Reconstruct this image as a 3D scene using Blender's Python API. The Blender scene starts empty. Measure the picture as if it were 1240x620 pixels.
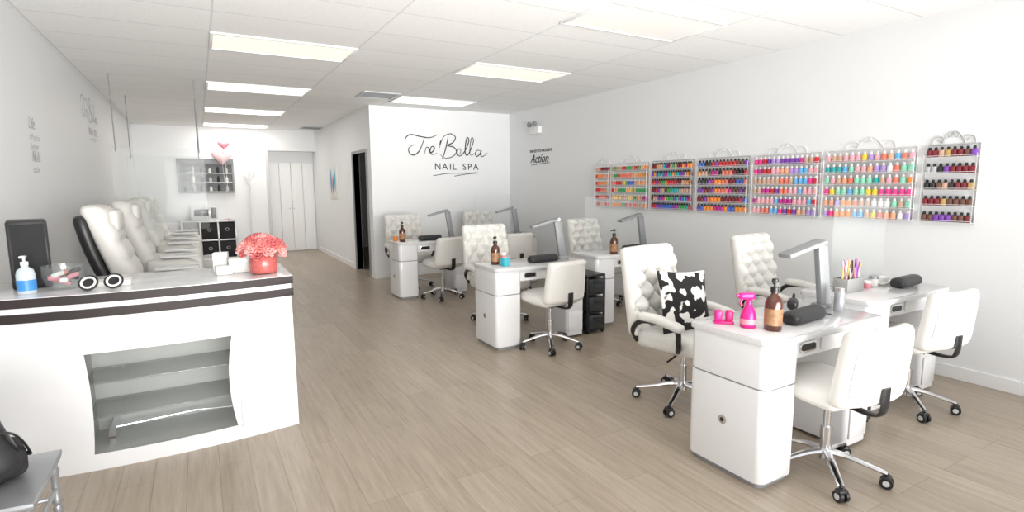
import bpy, bmesh, math, random
from mathutils import Vector, Matrix
R = math.radians
rnd = random.Random(7)
SC = bpy.context.scene
C = SC.collection
try:
    SC.view_settings.view_transform = 'Standard'
except Exception:
    pass

# ------------------------------------------------------------------ materials
def nt(name):
    m = bpy.data.materials.new(name); m.use_nodes = True
    n = m.node_tree.nodes; l = m.node_tree.links
    return m, n, l, n['Principled BSDF']

def mat(name, col, rough=.5, metal=0, var=.05, scale=14, bump=0, bscale=60, coat=0, emis=0):
    m, n, l, b = nt(name)
    tc = n.new('ShaderNodeTexCoord'); ns = n.new('ShaderNodeTexNoise'); ns.inputs['Scale'].default_value = scale
    l.new(tc.outputs['Object'], ns.inputs['Vector'])
    cr = n.new('ShaderNodeValToRGB')
    cr.color_ramp.elements[0].color = (*[max(0, c*(1-var)) for c in col], 1)
    cr.color_ramp.elements[1].color = (*[min(1, c*(1+var)) for c in col], 1)
    l.new(ns.outputs['Fac'], cr.inputs['Fac']); l.new(cr.outputs['Color'], b.inputs['Base Color'])
    b.inputs['Roughness'].default_value = rough; b.inputs['Metallic'].default_value = metal
    b.inputs['Coat Weight'].default_value = coat
    if emis:
        l.new(cr.outputs['Color'], b.inputs['Emission Color']); b.inputs['Emission Strength'].default_value = emis
    if bump:
        n2 = n.new('ShaderNodeTexNoise'); n2.inputs['Scale'].default_value = bscale
        l.new(tc.outputs['Object'], n2.inputs['Vector'])
        bp = n.new('ShaderNodeBump'); bp.inputs['Strength'].default_value = bump; bp.inputs['Distance'].default_value = .01
        l.new(n2.outputs['Fac'], bp.inputs['Height']); l.new(bp.outputs['Normal'], b.inputs['Normal'])
    return m

def clear(name, tint=(.97, .98, .98), gloss=.05, white=.0):
    m, n, l, b = nt(name); n.remove(b)
    out = n['Material Output']
    tr = n.new('ShaderNodeBsdfTransparent')
    gl = n.new('ShaderNodeBsdfGlossy'); gl.inputs['Roughness'].default_value = .05
    tc = n.new('ShaderNodeTexCoord'); ns = n.new('ShaderNodeTexNoise'); ns.inputs['Scale'].default_value = 3
    l.new(tc.outputs['Object'], ns.inputs['Vector'])
    cr = n.new('ShaderNodeValToRGB')
    cr.color_ramp.elements[0].color = (*[c*.99 for c in tint], 1); cr.color_ramp.elements[1].color = (*tint, 1)
    l.new(ns.outputs['Fac'], cr.inputs['Fac']); l.new(cr.outputs['Color'], tr.inputs['Color'])
    mx = n.new('ShaderNodeMixShader'); mx.inputs[0].default_value = gloss
    l.new(tr.outputs[0], mx.inputs[1]); l.new(gl.outputs[0], mx.inputs[2])
    last = mx
    if white:
        df = n.new('ShaderNodeBsdfDiffuse'); df.inputs['Color'].default_value = (.9, .9, .9, 1)
        m2 = n.new('ShaderNodeMixShader'); m2.inputs[0].default_value = white
        l.new(mx.outputs[0], m2.inputs[1]); l.new(df.outputs[0], m2.inputs[2]); last = m2
    l.new(last.outputs[0], out.inputs['Surface'])
    return m

def floor_mat():
    m, n, l, b = nt('wood_planks')
    tc = n.new('ShaderNodeTexCoord'); sp = n.new('ShaderNodeSeparateXYZ'); cb = n.new('ShaderNodeCombineXYZ')
    l.new(tc.outputs['Object'], sp.inputs[0]); l.new(sp.outputs['Y'], cb.inputs['X']); l.new(sp.outputs['X'], cb.inputs['Y'])
    br = n.new('ShaderNodeTexBrick'); br.offset = .37; br.offset_frequency = 3
    br.inputs['Scale'].default_value = 1; br.inputs['Brick Width'].default_value = 1.22; br.inputs['Row Height'].default_value = .15
    br.inputs['Mortar Size'].default_value = .0014; br.inputs['Mortar Smooth'].default_value = .1; br.inputs['Bias'].default_value = 0
    br.inputs['Color1'].default_value = (.385, .318, .247, 1); br.inputs['Color2'].default_value = (.450, .380, .303, 1)
    br.inputs['Mortar'].default_value = (.26, .21, .16, 1)
    l.new(cb.outputs[0], br.inputs['Vector'])
    mp = n.new('ShaderNodeMapping'); mp.inputs['Scale'].default_value = (22, 1.5, 1); l.new(tc.outputs['Object'], mp.inputs['Vector'])
    ns = n.new('ShaderNodeTexNoise'); ns.inputs['Scale'].default_value = 1.6; ns.inputs['Detail'].default_value = 6; ns.inputs['Roughness'].default_value = .65
    l.new(mp.outputs[0], ns.inputs['Vector'])
    cr = n.new('ShaderNodeValToRGB'); cr.color_ramp.elements[0].position = .3; cr.color_ramp.elements[1].position = .7
    cr.color_ramp.elements[0].color = (.77, .755, .74, 1); cr.color_ramp.elements[1].color = (1.06, 1.06, 1.06, 1)
    l.new(ns.outputs['Fac'], cr.inputs['Fac'])
    mx = n.new('ShaderNodeMix'); mx.data_type = 'RGBA'; mx.blend_type = 'MULTIPLY'; mx.inputs[0].default_value = 1
    l.new(br.outputs['Color'], mx.inputs[6]); l.new(cr.outputs['Color'], mx.inputs[7])
    l.new(mx.outputs[2], b.inputs['Base Color'])
    b.inputs['Roughness'].default_value = .36
    bp = n.new('ShaderNodeBump'); bp.inputs['Strength'].default_value = .1; bp.inputs['Distance'].default_value = .004
    l.new(ns.outputs['Fac'], bp.inputs['Height']); l.new(bp.outputs['Normal'], b.inputs['Normal'])
    return m

def ceil_mat():
    m, n, l, b = nt('ceiling_tiles')
    tc = n.new('ShaderNodeTexCoord'); mp = n.new('ShaderNodeMapping'); mp.inputs['Location'].default_value = (-.18+1.2*5, -5.24+.6*20, 0)
    l.new(tc.outputs['Object'], mp.inputs['Vector'])
    br = n.new('ShaderNodeTexBrick'); br.offset = 0; br.inputs['Scale'].default_value = 1
    br.inputs['Brick Width'].default_value = 1.2; br.inputs['Row Height'].default_value = .6
    br.inputs['Mortar Size'].default_value = .008; br.inputs['Mortar Smooth'].default_value = .2
    br.inputs['Color1'].default_value = (.90, .90, .89, 1); br.inputs['Color2'].default_value = (.93, .93, .92, 1); br.inputs['Mortar'].default_value = (.74, .74, .74, 1)
    l.new(mp.outputs[0], br.inputs['Vector'])
    ns = n.new('ShaderNodeTexNoise'); ns.inputs['Scale'].default_value = 90; ns.inputs['Detail'].default_value = 3
    l.new(tc.outputs['Object'], ns.inputs['Vector'])
    cr = n.new('ShaderNodeValToRGB'); cr.color_ramp.elements[0].position = .33; cr.color_ramp.elements[1].position = .5
    cr.color_ramp.elements[0].color = (.92, .92, .92, 1); cr.color_ramp.elements[1].color = (1, 1, 1, 1)
    l.new(ns.outputs['Fac'], cr.inputs['Fac'])
    mx = n.new('ShaderNodeMix'); mx.data_type = 'RGBA'; mx.blend_type = 'MULTIPLY'; mx.inputs[0].default_value = 1
    l.new(br.outputs['Color'], mx.inputs[6]); l.new(cr.outputs['Color'], mx.inputs[7]); l.new(mx.outputs[2], b.inputs['Base Color'])
    b.inputs['Roughness'].default_value = .8
    return m

def cow_mat():
    m, n, l, b = nt('cow_print')
    tc = n.new('ShaderNodeTexCoord'); ns = n.new('ShaderNodeTexNoise'); ns.inputs['Scale'].default_value = 13; ns.inputs['Detail'].default_value = 1.5
    l.new(tc.outputs['Object'], ns.inputs['Vector'])
    cr = n.new('ShaderNodeValToRGB'); cr.color_ramp.elements[0].position = .52; cr.color_ramp.elements[1].position = .54
    cr.color_ramp.elements[0].color = (.012, .011, .011, 1); cr.color_ramp.elements[1].color = (.80, .78, .75, 1)
    l.new(ns.outputs['Fac'], cr.inputs['Fac']); l.new(cr.outputs['Color'], b.inputs['Base Color']); b.inputs['Roughness'].default_value = .9
    return m

WALL = mat('wall_paint', (.84, .85, .86), .55, var=.015, scale=3, bump=.03, bscale=150)
TRIM = mat('trim_paint', (.87, .87, .87), .4, var=.01)
WHITE = mat('white_gloss_laminate', (.78, .78, .79), .2, var=.01, coat=.3)
TOPM = mat('pale_tabletop', (.66, .66, .665), .14, var=.08, scale=60, coat=.4)
LEATHER = mat('white_leather', (.76, .745, .71), .4, var=.02, bump=.06, bscale=220)
CHROME = mat('chrome', (.75, .75, .77), .12, 1, var=.03)
BLACK = mat('black_plastic', (.012, .012, .013), .35, var=.1)
BLEATHER = mat('black_vinyl', (.02, .02, .022), .42, var=.1, bump=.08, bscale=200)
DARKWOOD = mat('dark_brown_band', (.016, .008, .008), .55, var=.25, scale=30)
GREY = mat('grey_plastic', (.26, .27, .28), .4, var=.04)
LGREY = mat('light_grey', (.55, .56, .56), .4, var=.04)
SILVER = mat('silver_paint', (.42, .43, .45), .32, .6, var=.05)
BROWNB = mat('brown_bottle', (.07, .016, .006), .12, var=.15, coat=.6)
LABELM = mat('brown_cream_label', (.34, .18, .09), .5, var=.6, scale=55)
MAGENTA = mat('magenta_plastic', (.72, .015, .22), .3, var=.05)
PINK = mat('pink_plastic', (.8, .3, .36), .4, var=.1)
CORAL = mat('coral_petals', (.70, .22, .20), .7, var=.3, scale=25)
REDGL = mat('red_glitter_glass', (.46, .11, .10), .2, var=.75, scale=160)
NICHE = mat('grey_niche', (.62, .62, .61), .5, var=.03)
GLASS = clear('clear_acrylic', gloss=.004, white=.06)
SHELFG = clear('shelf_glass', (.78, .80, .79), .08, white=.15)
PANEG = clear('pane_glass', (.92, .93, .925), .03)
INK = mat('black_vinyl_lettering', (.012, .012, .014), .5, var=.1)
INK2 = mat('grey_vinyl_lettering', (.50, .50, .51), .5, var=.1)
BLUE = mat('blue_label', (.05, .25, .6), .4, var=.15)
TEAL = mat('teal_box', (.05, .45, .55), .5, var=.1)
ORANGE = mat('orange_plastic', (.85, .25, .03), .4, var=.1)
REDB = mat('red_foil', (.78, .24, .28), .25, var=.35, scale=6)
PINKB = mat('pale_pink_foil', (.85, .64, .66), .25, var=.12, scale=6)
PAPER = mat('white_card', (.82, .81, .78), .6, var=.03)
WMETAL = mat('white_wire', (.80, .80, .80), .35, var=.02)
DGLASS = mat('smoked_plastic', (.03, .032, .035), .15, var=.2)
DARKBIN = mat('black_fabric', (.02, .02, .022), .85, var=.2, bump=.1)
FLOORM, CEILM, COWM = floor_mat(), ceil_mat(), cow_mat()

# ------------------------------------------------------------------ mesh helpers
def cr_(pts, k=5, closed=False):
    P = [Vector(p) for p in pts]; out = []; n = len(P)
    for i in range(n if closed else n-1):
        if closed: a, b, c, d = P[i-1], P[i], P[(i+1) % n], P[(i+2) % n]
        else: a, b, c, d = P[max(i-1, 0)], P[i], P[i+1], P[min(i+2, n-1)]
        for j in range(k):
            t = j/k
            out.append(.5*((2*b)+(c-a)*t+(2*a-5*b+4*c-d)*t*t+(3*b-a-3*c+d)*t**3))
    if not closed: out.append(P[-1])
    return out

def rrect(x0, y0, x1, y1, r, n=5):
    o = []
    for cx, cy, a0 in ((x1-r, y1-r, 0), (x0+r, y1-r, 90), (x0+r, y0+r, 180), (x1-r, y0+r, 270)):
        for i in range(n+1):
            a = R(a0+90*i/n); o.append((cx+r*math.cos(a), cy+r*math.sin(a)))
    return o

class MB:
    def __init__(s): s.bm = bmesh.new(); s.M = Matrix()
    def _m(s, b, fn=None, mi=0):
        if fn:
            for v in b.verts: v.co = Vector(fn(v.co))
        bmesh.ops.recalc_face_normals(b, faces=b.faces)
        if mi:
            for f in b.faces: f.material_index = mi
        b.transform(s.M)
        m = bpy.data.meshes.new('tmp'); b.to_mesh(m); b.free(); s.bm.from_mesh(m); bpy.data.meshes.remove(m)
        return s
    def box(s, a, c, bev=0, seg=2, fn=None, mi=0):
        b = bmesh.new(); bmesh.ops.create_cube(b, size=1)
        for v in b.verts: v.co = Vector([(a[i]+c[i])/2+v.co[i]*(c[i]-a[i]) for i in range(3)])
        if bev: bmesh.ops.bevel(b, geom=list(b.edges), offset=bev, segments=seg, affect='EDGES', profile=.5, clamp_overlap=True)
        return s._m(b, fn, mi)
    def cyl(s, p0, p1, r0, r1=None, n=16, mi=0):
        p0, p1 = Vector(p0), Vector(p1); d = p1-p0; b = bmesh.new()
        bmesh.ops.create_cone(b, cap_ends=True, segments=n, radius1=r0, radius2=r0 if r1 is None else r1, depth=d.length)
        b.transform(Matrix.Translation((p0+p1)/2) @ Vector((0, 0, 1)).rotation_difference(d).to_matrix().to_4x4())
        return s._m(b, None, mi)
    def lathe(s, prof, o=(0, 0, 0), n=20, fn=None, mi=0):
        b = bmesh.new(); rings = []
        for r, z in prof:
            rings.append([b.verts.new((o[0]+max(r, 1e-4)*math.cos(2*math.pi*i/n), o[1]+max(r, 1e-4)*math.sin(2*math.pi*i/n), o[2]+z)) for i in range(n)])
        for q, w in zip(rings, rings[1:]):
            for i in range(n): b.faces.new((q[i], q[(i+1) % n], w[(i+1) % n], w[i]))
        b.faces.new(rings[0][::-1]); b.faces.new(rings[-1])
        return s._m(b, fn, mi)
    def tube(s, pts, r, n=7, closed=False, flat=1, mi=0):
        P = [Vector(p) for p in pts]; N = len(P); b = bmesh.new(); rings = []
        ref = None
        for i, p in enumerate(P):
            t = (P[(i+1) % N]-P[i-1]) if closed else (P[min(i+1, N-1)]-P[max(i-1, 0)])
            if t.length < 1e-9: t = Vector((0, 0, 1))
            t.normalize()
            if ref is None: ref = t.orthogonal().normalized() if abs(t.z) > .95 else Vector((0, 0, 1))
            e = ref-t*ref.dot(t)
            if e.length < 1e-4: e = t.orthogonal()
            e.normalize(); ref = e; g = t.cross(e)
            rr = r[i] if isinstance(r, (list, tuple)) else r
            rings.append([b.verts.new(p+(e*math.cos(2*math.pi*k/n)*flat+g*math.sin(2*math.pi*k/n))*rr) for k in range(n)])
        for i in range(N if closed else N-1):
            q, w = rings[i], rings[(i+1) % N]
            for k in range(n): b.faces.new((q[k], q[(k+1) % n], w[(k+1) % n], w[k]))
        if not closed: b.faces.new(rings[0][::-1]); b.faces.new(rings[-1])
        return s._m(b, None, mi)
    def prism(s, poly, axis, h0, h1, bev=0, seg=2, fn=None, mi=0):
        b = bmesh.new()
        def P(u, v, h): return {'z': (u, v, h), 'y': (u, h, v), 'x': (h, u, v)}[axis]
        A = [b.verts.new(P(u, v, h0)) for u, v in poly]; B = [b.verts.new(P(u, v, h1)) for u, v in poly]
        f0 = b.faces.new(A); f1 = b.faces.new(B); n = len(poly)
        for i in range(n): b.faces.new((A[i], A[(i+1) % n], B[(i+1) % n], B[i]))
        if bev:
            ed = list(set(f0.edges) | set(f1.edges))
            bmesh.ops.bevel(b, geom=ed, offset=bev, segments=seg, affect='EDGES', profile=.5, clamp_overlap=True)
        return s._m(b, fn, mi)
    def rbox(s, c, h, r, N=8, fn=None, mi=0):
        if isinstance(N, int): N = (N, N, N)
        b = bmesh.new(); h = Vector(h)
        for ax in range(3):
            u, v = (ax+1) % 3, (ax+2) % 3
            for sg in (-1, 1):
                g = []
                for i in range(N[u]+1):
                    row = []
                    for j in range(N[v]+1):
                        p = Vector((0, 0, 0)); p[ax] = sg*h[ax]; p[u] = h[u]*(2*i/N[u]-1); p[v] = h[v]*(2*j/N[v]-1)
                        q = Vector([max(-(h[k]-r), min(h[k]-r, p[k])) for k in range(3)])
                        d = p-q
                        if d.length > 1e-9: p = q+d.normalized()*r
                        row.append(b.verts.new(p+Vector(c)))
                    g.append(row)
                for i in range(N[u]):
                    for j in range(N[v]): b.faces.new((g[i][j], g[i+1][j], g[i+1][j+1], g[i][j+1]))
        bmesh.ops.remove_doubles(b, verts=b.verts, dist=1e-5)
        return s._m(b, fn, mi)
    def mesh(s, name, mats, smooth=True, ang=40):
        me = bpy.data.meshes.new(name); s.bm.to_mesh(me); s.bm.free()
        for m in (mats if isinstance(mats, (list, tuple)) else [mats]): me.materials.append(m)
        if smooth:
            for p in me.polygons: p.use_smooth = True
            me.set_sharp_from_angle(angle=R(ang))
        return me
    def build(s, name, mats, parent=None, smooth=True, ang=40):
        return link(name, s.mesh(name, mats, smooth, ang), parent)

def link(name, me, parent=None):
    o = bpy.data.objects.new(name, me); C.objects.link(o)
    if parent: o.parent = parent
    return o
def tag(o, label=None, cat=None, group=None, kind=None):
    if label: o['label'] = label
    if cat: o['category'] = cat
    if group: o['group'] = group
    if kind: o['kind'] = kind
    return o
def thing(name, label, cat, loc=(0, 0, 0), rz=0, group=None):
    o = bpy.data.objects.new(name, None); C.objects.link(o); o.empty_display_size = .1
    o.location = loc; o.rotation_euler = (0, 0, R(rz))
    return tag(o, label, cat, group)
def copy_tree(o, parent=None):
    c = o.copy(); C.objects.link(c)
    if parent: c.parent = parent
    for ch in list(o.children): copy_tree(ch, c)
    return c
def dup(o, label, loc, rz=0):
    c = copy_tree(o); c.location = loc; c.rotation_euler = (0, 0, R(rz)); c['label'] = label
    return c
def struct(name, mb, m, parent=None, smooth=False):
    o = mb.build(name, m, parent, smooth)
    if not parent: o['kind'] = 'structure'
    return o
def text_mesh(name, s, size, m, parent, x, z, shear=0, space=1, y=0, align='LEFT', ext=.0015):
    cu = bpy.data.curves.new('t', 'FONT'); cu.body = s; cu.size = size; cu.extrude = ext; cu.shear = shear; cu.space_character = space; cu.align_x = align
    to = bpy.data.objects.new('t', cu); C.objects.link(to); bpy.context.view_layer.update()
    me = bpy.data.meshes.new_from_object(to.evaluated_get(bpy.context.evaluated_depsgraph_get()))
    bpy.data.objects.remove(to)
    me.transform(Matrix.Translation((x, y, z)) @ Matrix.Rotation(R(90), 4, 'X')); me.materials.clear(); me.materials.append(m)
    return link(name, me, parent)

# ------------------------------------------------------------------ room shell
XL, XR, YB, YE, ZC, Y0 = -1.06, 4.95, 8.72, 13.7, 2.76, -1.4
XH = 2.42
YR = 13.35
struct('floor', MB().box((XL-.1, Y0, -.1), (XR+.1, YE+.1, 0)), FLOORM)
struct('ceiling', MB().box((XL-.1, Y0, ZC), (XR+.1, YE+.1, ZC+.1)), CEILM)
struct('wall_left', MB().box((XL-.1, Y0, 0), (XL, YE+.1, ZC)), WALL)
struct('wall_right', MB().box((XR, Y0, 0), (XR+.1, YE+.1, ZC)), WALL)
struct('wall_back', MB().box((XH, YB, 0), (XR, YB+.1, ZC)), WALL)
DA, DB = 8.98, 9.86
mb = MB(); mb.box((XH, YB+.1, 0), (XH+.1, DA, ZC)); mb.box((XH, DA, 2.05), (XH+.1, DB, ZC)); mb.box((XH, DB, 0), (XH+.1, YE, ZC))
struct('wall_hall', mb, WALL)
CA, CB_ = 1.40, 2.415
struct('wall_closet', MB().box((CA, YE, 0), (XR, YE+.1, ZC)), WALL)
mb = MB(); mb.box((XL, YR, 0), (CA, YE+.1, ZC)); mb.box((CA, YR, 2.3), (XH, YE, ZC))
struct('wall_rear', mb, WALL)
struct('baseboard_right', MB().box((XR-.014, Y0, 0), (XR, YB, .1), .003), TRIM)
struct('baseboard_back', MB().box((XH, YB-.014, 0), (XR-.014, YB, .1), .003), TRIM)
struct('baseboard_hall', MB().box((XH-.014, DB+.07, 0), (XH, YR, .1), .003), TRIM)
struct('baseboard_left', MB().box((XL, Y0, 0), (XL+.014, YR, .1), .003), TRIM)
mb = MB()
for y0, y1, z0, z1 in ((DA-.05, DA, 0, 2.10), (DB, DB+.05, 0, 2.10), (DA, DB, 2.05, 2.10)): mb.box((XH-.02, y0, z0), (XH+.11, y1, z1), .003)
struct('trim_1', mb, GREY)
struct('trim_2', MB().box((CA-.05, YR-.012, 0), (CA+.012, YR+.02, 2.3), .003), LGREY)
pw = (CB_-CA-.01)/4
for i in range(4):
    x0 = CA+.008+i*pw
    d = struct('door_%d' % (i+1), MB().box((x0, YE-.032, .01), (x0+pw-.008, YE-.001, 2.05), .006), TRIM)
    if i in (1, 2): MB().lathe([(.0, -.012), (.014, -.01), (.014, 0), (.008, .012)], (0, 0, 0), 10, lambda v: (x0+(.03 if i == 2 else .19)+v.x, YE-.032-.012+v.z, 1.0+v.y)).build('handle', LGREY, d)

# ------------------------------------------------------------------ ceiling fixtures
def diff_mat(name, col, s): return mat(name, col, .5, var=.01, emis=s)
D1 = diff_mat('diffuser_warm', (1, .94, .84), .48); D2 = diff_mat('diffuser_cool', (.9, .89, .85), .12); D3 = diff_mat('diffuser_bright', (1, .96, .9), 11.0); D4 = diff_mat('diffuser_mid', (1, .94, .85), .9)
lights = [(.18, 5.24, D1, 'nearest cream light panel above the front desk side'), (.18, 7.64, D4, 'second light panel from the camera above the pedicure row'),
          (.18, 10.04, D3, 'third light panel above the pedicure row'), (.18, 12.44, D3, 'farthest light panel above the cube shelf'),
          (2.55, 3.08, D2, 'white light panel above the nearest nail tables, at the top edge'), (2.58, 5.24, D1, 'cream light panel above the middle nail tables'), (2.58, 7.64, D4, 'slim looking light panel just before the logo wall')]
for x, y, m, lb in lights:
    t = thing('ceiling_light', lb, 'ceiling light', (x, y, ZC), group='recessed ceiling light panels')
    mb = MB()
    for a, b in (((0, 0), (1.2, .025)), ((0, .575), (1.2, .6)), ((0, .025), (.025, .575)), ((1.175, .025), (1.2, .575))): mb.box((a[0], a[1], -.014), (b[0], b[1], 0), .002)
    mb.build('frame', TRIM, t)
    MB().box((.025, .025, -.008), (1.175, .575, -.001)).build('diffuser', m, t, False)
for x, y, lb in ((2.02, 7.45, 'dark slotted air vent beside the logo wall'), (2.0, 12.3, 'small far air vent above the hallway')):
    t = thing('ceiling_vent', lb, 'air vent', (x, y, ZC), group='ceiling air vents')
    mb = MB()
    for a, b in (((0, 0), (.5, .03)), ((0, .47), (.5, .5)), ((0, .03), (.03, .47)), ((.47, .03), (.5, .47))): mb.box((a[0], a[1], -.016), (b[0], b[1], 0), .002)
    mb.build('frame', LGREY, t)
    MB().box((.03, .03, -.004), (.47, .47, -.001)).build('backing', BLACK, t)
    for k in range(6): MB().box((.03, .07+k*.07, -.014), (.47, .08+k*.07, -.006)).build('slat', GREY, t)

# ------------------------------------------------------------------ wall lettering
STROKES = [[(490, 174), (491, 168), (497, 164), (508, 166), (519, 167), (528, 163)], [(513, 166), (510, 175), (506, 184), (500, 189), (495, 187), (494, 181), (500, 176)],
  [(512, 188), (514, 180), (516, 179), (518, 181), (519, 186), (523, 183), (524, 179), (521, 178), (519, 183), (521, 188), (527, 186)], [(532, 170), (530.5, 176)],
  [(541, 165), (539, 175), (536, 186), (533, 193)], [(530, 180), (535, 166), (544, 161), (550, 165), (547, 172), (540, 176), (548, 178), (551, 184), (546, 190), (537, 192), (531, 188)],
  [(551, 188), (556, 185), (556, 180), (553, 181), (552, 186), (555, 189), (560, 185), (565, 176), (567, 168), (565, 165), (563, 172), (562, 184), (564, 188), (567, 185),
   (571, 176), (573, 168), (571, 165), (569, 172), (568, 184), (570, 188), (574, 185)],
  [(582, 182), (578, 181), (575, 185), (577, 189), (581, 186), (583, 181), (582, 187), (585, 189), (591, 184)]]
def logo(label, loc, rz, sc, ink, wt):
    t = thing('wall_logo', label, 'sign', loc, rz)
    f = lambda p: ((p[0]-490)*.0149*sc, -.003, (195-p[1])*.0132*sc)
    mb = MB()
    for i, st in enumerate(STROKES):
        pts = cr_([f(p) for p in st], 6); n = len(pts)
        mb.tube(pts, [wt*sc*(.0035+.0055*math.sin(math.pi*min(1, (k+1)/(n+1)))) for k in range(n)], 6)
    mb.build('script_lettering', ink, t)
    x = .50*sc
    for ch in 'NAIL SPA':
        if ch == ' ': x += .085*sc; continue
        o = text_mesh('letter', ch, .155*sc, ink, t, x, -.155*sc, y=-.002)
        x = max(v.co.x for v in o.data.vertices)+.030*sc
    pts = cr_([f(p) for p in [(522, 214.5), (540, 211.5), (560, 211), (578, 210.5), (562, 212.5), (548, 215)]], 6)
    MB().tube(pts, [.0055*wt*sc]*len(pts), 6).build('swoosh', ink, t)
logo('large black script salon name with NAIL SPA on the far wall', (2.99, YB-.002, 1.925), 0, 1, INK, 1.0)
logo('faint script salon name seen edge-on high on the left wall', (XL+.002, 7.8, 2.25), 90, .72, INK2, .75)
t = thing('wall_decal', 'small black quote lettering with large script Action on right wall', 'wall decal', (XR-.002, 8.02, 1.84), -90)
text_mesh('small_lettering', 'THE KEY TO SUCCESS IS', .062, INK, t, 0, .2, y=-.002)
text_mesh('script_lettering', 'Action', .20, INK, t, .02, .03, shear=.4, y=-.002)
MB().tube(cr_([(.05, -.003, -.01), (.3, -.003, .005), (.6, -.003, .02)], 5), .004, 5).build('swoosh', INK, t)
t = thing('wall_decal', 'faint grey five line quote lettering on the left wall above the desk', 'wall decal', (XL+.002, 5.35, 1.62), 90)
for s, sz, z in (('Life', .13, .33), ("isn't perfect", .065, .25), ('but your', .065, .18), ('Nails', .12, .085), ('can be', .07, .0)):
    text_mesh('lettering', s, sz, INK2, t, .04, z, shear=.35, y=-.001, ext=.0008)

# ------------------------------------------------------------------ front desk
DX0, DX1 = -1.04, .46
def dy(x, off=0): return 3.56-.075*(1-((x+.29)/.75)**2)-off
desk = thing('reception_desk', 'white curved reception desk with two dark brown bands and glass niche', 'reception desk')
HZ0, HZ1 = .09, .64
def hl(z): return -.575+.014*max(0, 1-((z-.365)/.28)**2)
def hr(z): return .115-.03*max(0, 1-((z-.365)/.28)**2)
b = bmesh.new(); zs = [0, .05, HZ0]+[HZ0+(HZ1-HZ0)*k/12 for k in range(1, 13)]+[.75, .85, .93]
rows = []
for z in zs:
    xs = [DX0+(hl(z)-DX0)*i/8 for i in range(9)]+[hl(z)+(hr(z)-hl(z))*i/10 for i in range(1, 11)]+[hr(z)+(DX1-hr(z))*i/8 for i in range(1, 9)]
    rows.append([b.verts.new((x, dy(x), z)) for x in xs])
for j in range(len(zs)-1):
    for i in range(len(rows[0])-1):
        if 8 <= i < 18 and HZ0-1e-6 <= zs[j] and zs[j+1] <= HZ1+1e-6: continue
        b.faces.new((rows[j][i], rows[j][i+1], rows[j+1][i+1], rows[j+1][i]))
mb = MB(); mb._m(b)
mb.box((DX1-.02, dy(DX1), 0), (DX1, 4.12, .93)); mb.box((DX0, 4.08, 0), (DX1-.02, 4.12, .93))
mb.build('desk_body', WHITE, desk)
mb = MB()
b = bmesh.new()
x0, x1, y0, y1, z0, z1 = -.60, .14, 3.50, 3.86, .085, .645
V = lambda *p: b.verts.new(p)
q = [V(x0, y0, z0), V(x1, y0, z0), V(x1, y1, z0), V(x0, y1, z0), V(x0, y0, z1), V(x1, y0, z1), V(x1, y1, z1), V(x0, y1, z1)]
for f in ((0, 1, 2, 3), (4, 5, 6, 7), (3, 2, 6, 7), (0, 3, 7, 4), (1, 2, 6, 5)): b.faces.new([q[i] for i in f])
mb._m(b); mb.build('niche', NICHE, desk, False)
for z in (.27, .46): MB().box((-.595, 3.53, z), (.135, 3.85, z+.008), .001).build('glass_shelf', SHELFG, desk)
mb = MB(); n = 16
mb.prism([(-.60+.74*i/n, dy(-.60+.74*i/n, -.012)) for i in range(n+1)]+[(-.60+.74*i/n, dy(-.60+.74*i/n, -.016)) for i in range(n, -1, -1)], 'z', .086, .644)
mb.build('glass_pane', PANEG, desk)
mb = MB(); mb.tube([(-.5, 3.75, .13), (-.1, 3.78, .135), (.1, 3.74, .13)], .006); mb.box((-.52, 3.6, .086), (-.49, 3.85, .16)); mb.build('shelf_support', CHROME, desk)
n = 24; fx = [DX0+(DX1+.012-DX0)*i/n for i in range(n+1)]
MB().prism([(x, dy(x, .012)) for x in fx]+[(DX1+.012, 4.16), (DX0, 4.16)], 'z', .93, .96, .003).build('countertop', WHITE, desk)
for z0, z1 in ((.911, .957), (.835, .880)):
    MB().prism([(x, dy(x, .016)) for x in fx]+[(x, dy(x, .001)) for x in fx[::-1]], 'z', z0, z1, .002).build('trim_band', DARKWOOD, desk)

# desk items
t = thing('computer_tower', 'tall black box standing on the left end of the reception desk', 'computer tower', (-.835, 3.95, .96), 12)
MB().box((-.085, -.12, 0), (.085, .12, .37), .012).build('case', BLACK, t)
MB().box((-.07, -.125, .03), (.07, -.118, .35), .004).build('front_grille', DARKBIN, t)
t = thing('sanitizer_bottle', 'clear sanitizer bottle with blue label and pump on the desk', 'bottle', (-.80, 3.66, .96))
MB().lathe([(.036, 0), (.04, .006), (.04, .10), (.034, .125), (.016, .14), (.015, .15)], n=20).build('bottle_body', mat('sanitizer_plastic', (.55, .62, .66), .1, var=.04), t)
MB().lathe([(.0408, .02), (.0408, .075)], n=20).build('bottle_label', BLUE, t)
mb = MB(); mb.cyl((0, 0, .15), (0, 0, .168), .017); mb.cyl((0, 0, .168), (0, 0, .19), .006); mb.box((-.012, -.04, .188), (.012, .012, .2), .004); mb.build('pump', WHITE, t)
BX, BY = -.655, 3.73
t = thing('glass_bowl', 'clear glass bowl holding pink packets on the desk', 'bowl', (BX, BY, .96))
MB().lathe([(.05, 0), (.08, .015), (.098, .07), (.10, .13), (.096, .13), (.093, .07), (.075, .02), (.0, .015)], n=24).build('bowl_body', clear('bowl_glass', (.93, .95, .95), .05, .03), t)
for k in range(9):
    a = k*2.4; rr = .045 if k else 0
    o = MB().rbox((0, 0, 0), (.028, .018, .012), .008, 4).build('candy_packet', [PINK, CORAL, PAPER, DARKWOOD, REDB][k % 5]); o.location = (BX+rr*math.cos(a), BY+rr*math.sin(a), .96+.038+.007*k); o.rotation_euler = (.4*math.sin(k*3), .4*math.cos(k*2), a)
    tag(o, 'small wrapped packet lying in the glass bowl on the desk', 'packet', 'packets in the glass bowl')
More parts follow.
